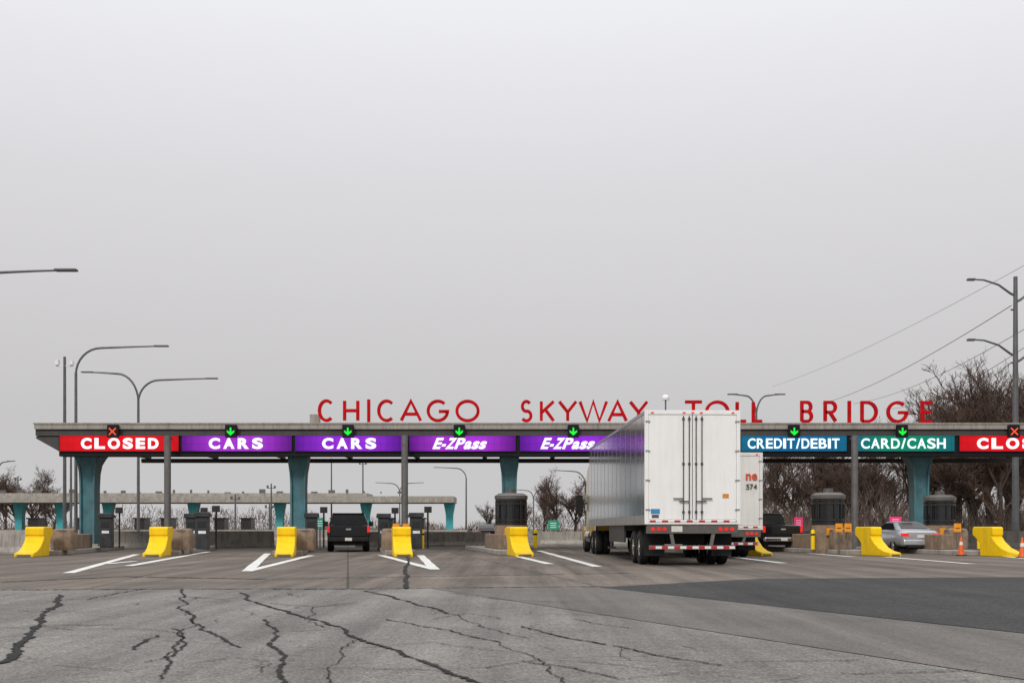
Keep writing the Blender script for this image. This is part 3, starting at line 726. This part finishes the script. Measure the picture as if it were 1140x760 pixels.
# ------------------------------------------------------------------ trucks
sill_m = mat("sill_grey", (.12,.11,.10), .6, metal=.2, streak=.4)
guard_m = mat("guard_grey", (.16,.15,.14), .6, metal=.3)
rod_m = mat("worn_rod", (.09,.08,.075), .5, metal=.4)
def trailer(loc, rotz, W, Ht, L, zf, label, main=True):
    r = root("semi_truck" if main else "box_truck", label, "truck", loc, rotz)
    wt = white_truck if main else white_old
    hw = W/2
    mb = MB().box(-hw, hw, .10, L, zf, Ht-.10)
    k = .75
    while k < L-.2:
        for s in (-1, 1):
            a, b = (s*(hw+.001), s*(hw+.005)); mb.box(min(a,b), max(a,b), k, k+.018, zf+.13, Ht-.11, 1)
        k += 1.22
    mb.build("cargo_box", [trailer_side if main else wt, trailer_seam], r)
    MB().box(-hw-.015, hw+.015, .08, L+.01, Ht-.098, Ht).build("roof_rail", trailer_rail, r)
    for s in (-1, 1):
        a, b = s*(hw+.001), s*(hw+.012); MB().box(min(a,b), max(a,b), .1, L, zf-.16, zf+.12).build("floor_rail", trailer_rail, r)
    mb = MB()
    mb.box(-hw-.02, -hw+.09, 0, .099, zf-.15, Ht+.002).box(hw-.09, hw+.02, 0, .099, zf-.15, Ht+.002)
    mb.box(-hw+.09, hw-.09, 0.002, .097, Ht-.12, Ht+.001).box(-hw+.09, hw-.09, -.01, .097, zf-.15, zf)
    mb.build("rear_frame", wt, r, bevel=.008)
    for s in (-1, 1):
        a, b = (s*.012, s*(hw-.095))
        d = MB().box(min(a,b), max(a,b), .02, .09, zf+.01, Ht-.13).build("rear_door", wt, r, bevel=.01)
        for rx in ((.10, .27) if main else (.05,)):
            rods = MB().tube([(s*rx, -.012, zf-.02), (s*rx, -.012, Ht-.16)], .016, 8)
            for zz in (zf+.18, (zf+Ht)/2, Ht-.28): rods.box(s*rx-.035, s*rx+.035, -.02, .018, zz, zz+.06)
            rods.build("lock_rod", rod_m, d)
        if main:
            for zz, rx in ((zf+.50, .10), (zf+.58, .27)):
                MB().box(min(s*rx, s*(rx+.30)), max(s*rx, s*(rx+.30)), -.045, -.028, zz, zz+.035).build("door_handle", rod_m, d)
        for q in range(4):
            zz = zf+.25+q*(Ht-zf-.6)/3; MB().box(min(s*(hw-.13), s*(hw-.0)), max(s*(hw-.13), s*(hw-.0)), -.012, .017, zz, zz+.05).build("door_hinge", trailer_rail, d)
    for x in (-.25, 0, .25, -hw+.2, hw-.2): MB().box(x-.04, x+.04, -.018, .001, Ht-.085, Ht-.05).build("marker_light", red_light, r)
    MB().box(-hw+.1, hw-.1, -.022, -.011, zf-.09, zf-.03).build("reflective_tape", redwhite, r)
    MB().box(-hw+.05, hw-.05, .02, .25, zf-.42, zf-.152).build("rear_sill", sill_m, r, bevel=.01)
    for s in (-1, 1):
        for q in range(3):
            x = s*(hw-.22-q*.17); MB().tube([(x, -.0, zf-.29), (x, .019, zf-.29)], .058, 14).build("tail_light", red_light, r)
    MB().box(-.62, -.30, 0, .018, zf-.37, zf-.2).build("number_plate", plate_m, r)
    mb = MB().box(-hw+.12, hw-.12, .02, .13, .48, .60)
    for s in (-1, 1): mb.prism([(s*.55-.05,.59),(s*.55+.05,.59),(s*.62+.05,zf-.41),(s*.62-.05,zf-.41)], .04, .12, 'y')
    mb.build("underride_guard", guard_m, r)
    MB().box(-hw+.14, hw-.14, .008, .018, .50, .575).build("guard_tape", redwhite, r)
    MB().box(-.5, .5, .3, L-.4, zf-.35, zf-.02).box(-.55, .55, 1.0, 4.2, .62, zf-.34).build("chassis", under, r)
    if main: MB().box(-hw+.06, -hw+.12, 5.2, 9.5, .62, zf-.17).build("side_skirt", kiosk_grey, r)
    for s in (-1, 1):
        MB().box(s*(hw-.38)-.30, s*(hw-.38)+.30, .72, .735, .28, 1.05).build("mud_flap", rubber, r)
        for yy in ((1.75, 3.05) if main else (2.2,)):
            wheel(r, s*(hw-.18), yy, .51, .28, outer=s); wheel(r, s*(hw-.50), yy, .51, .28, outer=s)
    if main:
        for s in (-1, 1): MB().tube([(s*.75, L-3, .35), (s*.75, L-3, zf-.02)], .07, 8).box(s*.75-.15, s*.75+.15, L-3.15, L-2.85, .28, .36).build("landing_leg", grey_post, r)
        y = L+.9
        rings = []
        for yy, z1, w_ in ((y, 3.9, 1.22), (y+.5, 4.15, 1.24), (y+1.6, 3.95, 1.22), (y+2.2, 3.2, 1.2), (y+2.5, 2.35, 1.15)):
            zb = .75
            rings.append([(-w_, yy, zb), (w_, yy, zb), (w_, yy, z1-.25), (w_-.2, yy, z1), (-w_+.2, yy, z1), (-w_, yy, z1-.25)])
        MB().loft(rings).build("cab", mustard, r, smooth=True, bevel=.03)
        MB().loft([[(-.95,y+2.5,.7),(.95,y+2.5,.7),(.95,y+2.5,1.9),(-.95,y+2.5,1.9)],[(-.85,y+4.2,.7),(.85,y+4.2,.7),(.8,y+4.2,1.55),(-.8,y+4.2,1.55)]]).build("hood", mustard, r, bevel=.08)
        for s in (-1, 1):
            a = s*1.245; MB().box(min(a, a+s*.01), max(a, a+s*.01), y+1.5, y+2.1, 1.9, 2.6).build("side_window", glass, r)
            MB().box(min(s*1.36,s*1.66), max(s*1.36,s*1.66), y+2.1, y+2.22, 1.85, 2.6).box(min(s*1.2,s*1.4), max(s*1.2,s*1.4), y+2.12, y+2.18, 2.2, 2.26).build("mirror", under, r)
            MB().tube([(s*1.0, y-.2, .9), (s*1.0, y-.2, 4.0)], .08, 10).build("exhaust_stack", chrome, r)
            MB().tube([(s*1.0, y+.2, .75), (s*1.0, y+1.9, .75)], .32, 16).build("fuel_tank", chrome, r)
            MB().prism([(y+3.0,.6),(y+4.0,.6),(y+4.0,1.0),(y+3.7,1.2),(y+3.3,1.2),(y+3.0,1.0)], min(s*.95,s*1.22), max(s*.95,s*1.22), 'x').build("fender", mustard, r)
            wheel(r, s*1.05, y+3.4, .5, .28, outer=s)
            for yy in (L-1.0, L+.4): wheel(r, s*1.08, yy, .5, .28, outer=s); wheel(r, s*.76, yy, .5, .28, outer=s)
        MB().box(-.45, .45, L-1.6, y+3, .7, 1.0).build("tractor_frame", under, r)
        MB().box(-hw+.16, -hw+.42, .008, .017, zf+.16, zf+.30).build("blue_decal", mat("blue_decal", (.05,.25,.5), .5), r)
        MB().box(-hw+.19, -hw+.39, .008, .017, zf+.04, zf+.13).build("decal_panel", mat("dark_decal", (.08,.08,.1), .5), r)
        MB().box(hw-.50, hw-.32, .008, .017, zf+.62, zf+.74).build("amber_decal", amber, r)
    else:
        MB().box(-hw+.1, hw-.1, L+.6, L+2.4, .7, 2.5).build("cab", wt, r, bevel=.15)
        for s in (-1, 1): wheel(r, s*(hw-.2), L+1.8, .48, .26, outer=s)
        MB().box(-.45, .45, L-.5, L+2, .6, .9).build("tractor_frame", under, r)
        font_letters("ne", .42, .34, red_text, r, (hw-.40, -.002, WZ(529, 43)), gap=.15, bold=.02)
        font_letters("574", .40, .20, dark_text, r, (hw-.40, -.002, WZ(541.5, 43)), gap=.2, bold=.0)
    return r
trailer((5.26, 34, .012), math.radians(1.95), 2.76, WZ(457, 34), 16.4, 1.36, "large semi truck with white rear doors and grey trailer")
trailer((WX(849,43)-1.25, 43, .004), math.radians(2.5), 2.5, WZ(503.5, 43), 8.5, 1.2, "white box truck with red lettering on rear doors", main=False)

# ------------------------------------------------------------------ cars
def ring(y, zb, zt, hb, hm, ht):
    zm = zb+(zt-zb)*.5
    half = [(hb*.9, zb), (hb, zb+.08), (hm, zm-.1), (hm, zm+.12), (ht, zt-.06), (ht-.10, zt)]
    return [(x, y, z) for x, z in half]+[(-x, y, z) for x, z in reversed(half)]
def car_common(r, hw, R, wy, ww=.24):
    for s in (-1, 1):
        for y in wy: wheel(r, s*(hw-ww*.55), y, R, ww, outer=s)
def pickup(loc, rotz, paint, label, bump=None):
    r = root("pickup_truck", label, "pickup truck", loc, rotz)
    zb = .52
    MB().loft([ring(.05,zb+.1,1.22,.9,.98,.95), ring(.2,zb,1.25,.95,1.0,.97), ring(2.0,zb,1.25,.95,1.01,.97), ring(3.9,zb,1.25,.95,1.0,.95), ring(5.2,zb,1.2,.93,.98,.9), ring(5.6,zb+.1,1.05,.85,.93,.8)]).build("body", paint, r, smooth=True)
    MB().loft([[(x,y,z) for x,z in ((.93,1.2),(.93,1.3),(.76,zt),(-.76,zt),(-.93,1.3),(-.93,1.2))] for y, zt in ((1.95,1.75),(2.25,1.84),(3.3,1.84),(3.5,1.78),(4.2,1.32))]).build("cab", paint, r, smooth=True)
    MB().add([(-.70,1.945,1.34),(.70,1.945,1.34),(.62,1.94,1.70),(-.62,1.94,1.70)], [(0,1,2,3)]).build("rear_window", glass, r, fix=False)
    for s in (-1, 1):
        MB().add([(s*.925,2.2,1.33),(s*.925,3.6,1.33),(s*.79,3.35,1.74),(s*.79,2.3,1.77)], [(0,1,2,3)]).build("side_window", glass, r, fix=False)
        MB().box(min(s*.86,s*.985), max(s*.86,s*.985), .02, .14, .90, 1.2).build("tail_light", red_light, r, bevel=.02)
        MB().box(min(s*1.0,s*1.22), max(s*1.0,s*1.22), 3.4, 3.5, 1.2, 1.44).build("mirror", under, r, bevel=.02)
    tg = MB().box(-.83, .83, .0, .06, .72, 1.2).build("tailgate", paint, r, bevel=.02)
    MB().box(-.12, .12, -.02, -.001, 1.02, 1.09).build("handle", chrome, tg)
    MB().box(-.95, .95, -.12, .1, .48, .68).build("bumper", bump or chrome, r, bevel=.04)
    MB().box(-.16, .16, -.14, -.121, .52, .66).build("number_plate", plate_m, r)
    MB().box(-.75, .75, .1, 5.3, .3, .6).build("underbody", under, r)
    car_common(r, 1.0, .4, (1.15, 4.55), .28)
    return r
pickup((WX(388, 54.5), 54.5, .012), ROT, blackpaint, "black pickup truck stopped in an open car lane", under)
pickup((WX(872, 55), 55, .012), ROT+.03, blackpaint, "dark pickup truck with chrome bumper leaving the plaza", chrome)
def sedan(loc, rotz, paint, label):
    r = root("sedan_car", label, "car", loc, rotz)
    zb = .3
    MB().loft([ring(0,zb+.2,.92,.72,.80,.70), ring(.12,zb+.02,1.0,.82,.88,.78), ring(.7,zb,1.03,.86,.91,.80), ring(2.4,zb,.98,.87,.91,.82), ring(3.7,zb,.92,.86,.9,.78), ring(4.5,zb+.05,.75,.75,.82,.66), ring(4.65,zb+.15,.6,.6,.7,.5)]).build("body", paint, r, smooth=True)
    MB().loft([[(x,y,z) for x,z in ((w,.94),(w*.99,1.02),(w*wt,zt-.03),(w*wt-.08,zt),(-w*wt+.08,zt),(-w*wt,zt-.03),(-w*.99,1.02),(-w,.94))] for y, zt, w, wt in ((.55,1.04,.74,.9),(1.35,1.36,.80,.76),(1.9,1.41,.82,.74),(2.5,1.39,.82,.74),(3.4,1.0,.8,.92))]).build("cabin", paint, r, smooth=True)
    MB().add([(-.62,.64,1.10),(.62,.64,1.10),(.53,1.26,1.358),(-.53,1.26,1.358)], [(0,1,2,3)]).build("rear_window", glass, r, fix=False)
    for s in (-1, 1):
        MB().add([(s*.80,.95,1.06),(s*.825,3.0,1.04),(s*.675,2.35,1.34),(s*.665,1.45,1.34)], [(0,1,2,3)]).build("side_window", glass, r, fix=False)
        MB().box(min(s*.52,s*.84), max(s*.52,s*.84), -.01, .16, .74, .89).build("tail_light", red_light, r, bevel=.03)
        MB().box(min(s*.9,s*1.05), max(s*.9,s*1.05), 2.7, 2.8, .98, 1.1).build("mirror", paint, r, bevel=.02)
    MB().box(-.78, .78, -.08, .1, .36, .60).build("bumper", paint, r, bevel=.05)
    MB().box(-.6, .6, -.05, .2, .26, .355).build("bumper_trim", under, r)
    MB().box(-.16, .16, -.03, -.012, .68, .81).build("number_plate", plate_m, r)
    car_common(r, .91, .33, (.95, 3.6), .22)
    return r
sedan((WX(1025, 51), 51, .012), math.radians(3), silver, "silver sedan stopped in a card payment lane")
sedan((WX(543, 88), 88, .012), ROT, blackpaint, "small dark car driving away beyond the plaza")

# ------------------------------------------------------------------ world, sun, camera
w = bpy.data.worlds.new("World"); S.world = w; w.use_nodes = True
N = w.node_tree.nodes; L = w.node_tree.links; N.clear()
out = N.new("ShaderNodeOutputWorld"); ad = N.new("ShaderNodeAddShader")
EL = math.radians(38); AZ = math.radians(200)
sky = N.new("ShaderNodeTexSky"); sky.sky_type = 'NISHITA'; sky.sun_disc = False; sky.sun_elevation = EL; sky.sun_rotation = AZ
hs = N.new("ShaderNodeHueSaturation"); hs.inputs["Saturation"].default_value = 0.0; L.new(sky.outputs[0], hs.inputs["Color"])
b1 = N.new("ShaderNodeBackground"); b1.inputs[1].default_value = 0.008; L.new(hs.outputs[0], b1.inputs[0])
tc = N.new("ShaderNodeTexCoord"); sp = N.new("ShaderNodeSeparateXYZ"); L.new(tc.outputs["Generated"], sp.inputs[0])
rp = N.new("ShaderNodeValToRGB"); el = rp.color_ramp.elements
def sc(v, t=(1,1,1)): return (v*t[0]/1.6, v*t[1]/1.6, v*t[2]/1.6, 1)
el[0].position = 0.0; el[0].color = sc(.54, (1,.985,.988)); el[1].position = 1.0; el[1].color = sc(1.25)
for p, v, t in ((.09,.52,(1,.982,.99)),(.18,.585,(1,.98,1.0)),(.28,.67,(.995,.98,1.015)),(.35,.765,(.985,.98,1.02)),(.41,.85,(.975,.98,1.02)),(.65,1.05,(1,1,1.02))):
    e = el.new(p); e.color = sc(v, t)
L.new(sp.outputs[2], rp.inputs[0])
b2 = N.new("ShaderNodeBackground"); b2.inputs[1].default_value = 1.6; L.new(rp.outputs[0], b2.inputs[0])
L.new(b1.outputs[0], ad.inputs[0]); L.new(b2.outputs[0], ad.inputs[1]); L.new(ad.outputs[0], out.inputs[0])
sd = bpy.data.lights.new("sun", 'SUN'); sd.energy = 1.5; sd.angle = math.radians(12); sd.color = (1, .97, .93)
so = bpy.data.objects.new("sun", sd); COL.objects.link(so)
sun_dir = Vector((math.sin(AZ)*math.cos(EL), math.cos(AZ)*math.cos(EL), math.sin(EL)))
so.rotation_euler = sun_dir.to_track_quat('Z', 'Y').to_euler(); so.location = (0, 0, 50)

cd = bpy.data.cameras.new("camera"); co = bpy.data.objects.new("camera", cd); COL.objects.link(co)
co.location = (0, 0, CH); co.rotation_euler = (math.radians(90), 0, 0)
cd.sensor_width = 36; cd.lens = F/1140*36; cd.shift_y = (HY-380)/1140; cd.clip_end = 6000; cd.clip_start = .1
S.camera = co
S.view_settings.view_transform = 'Standard'; S.view_settings.look = 'None'; S.view_settings.exposure = 0
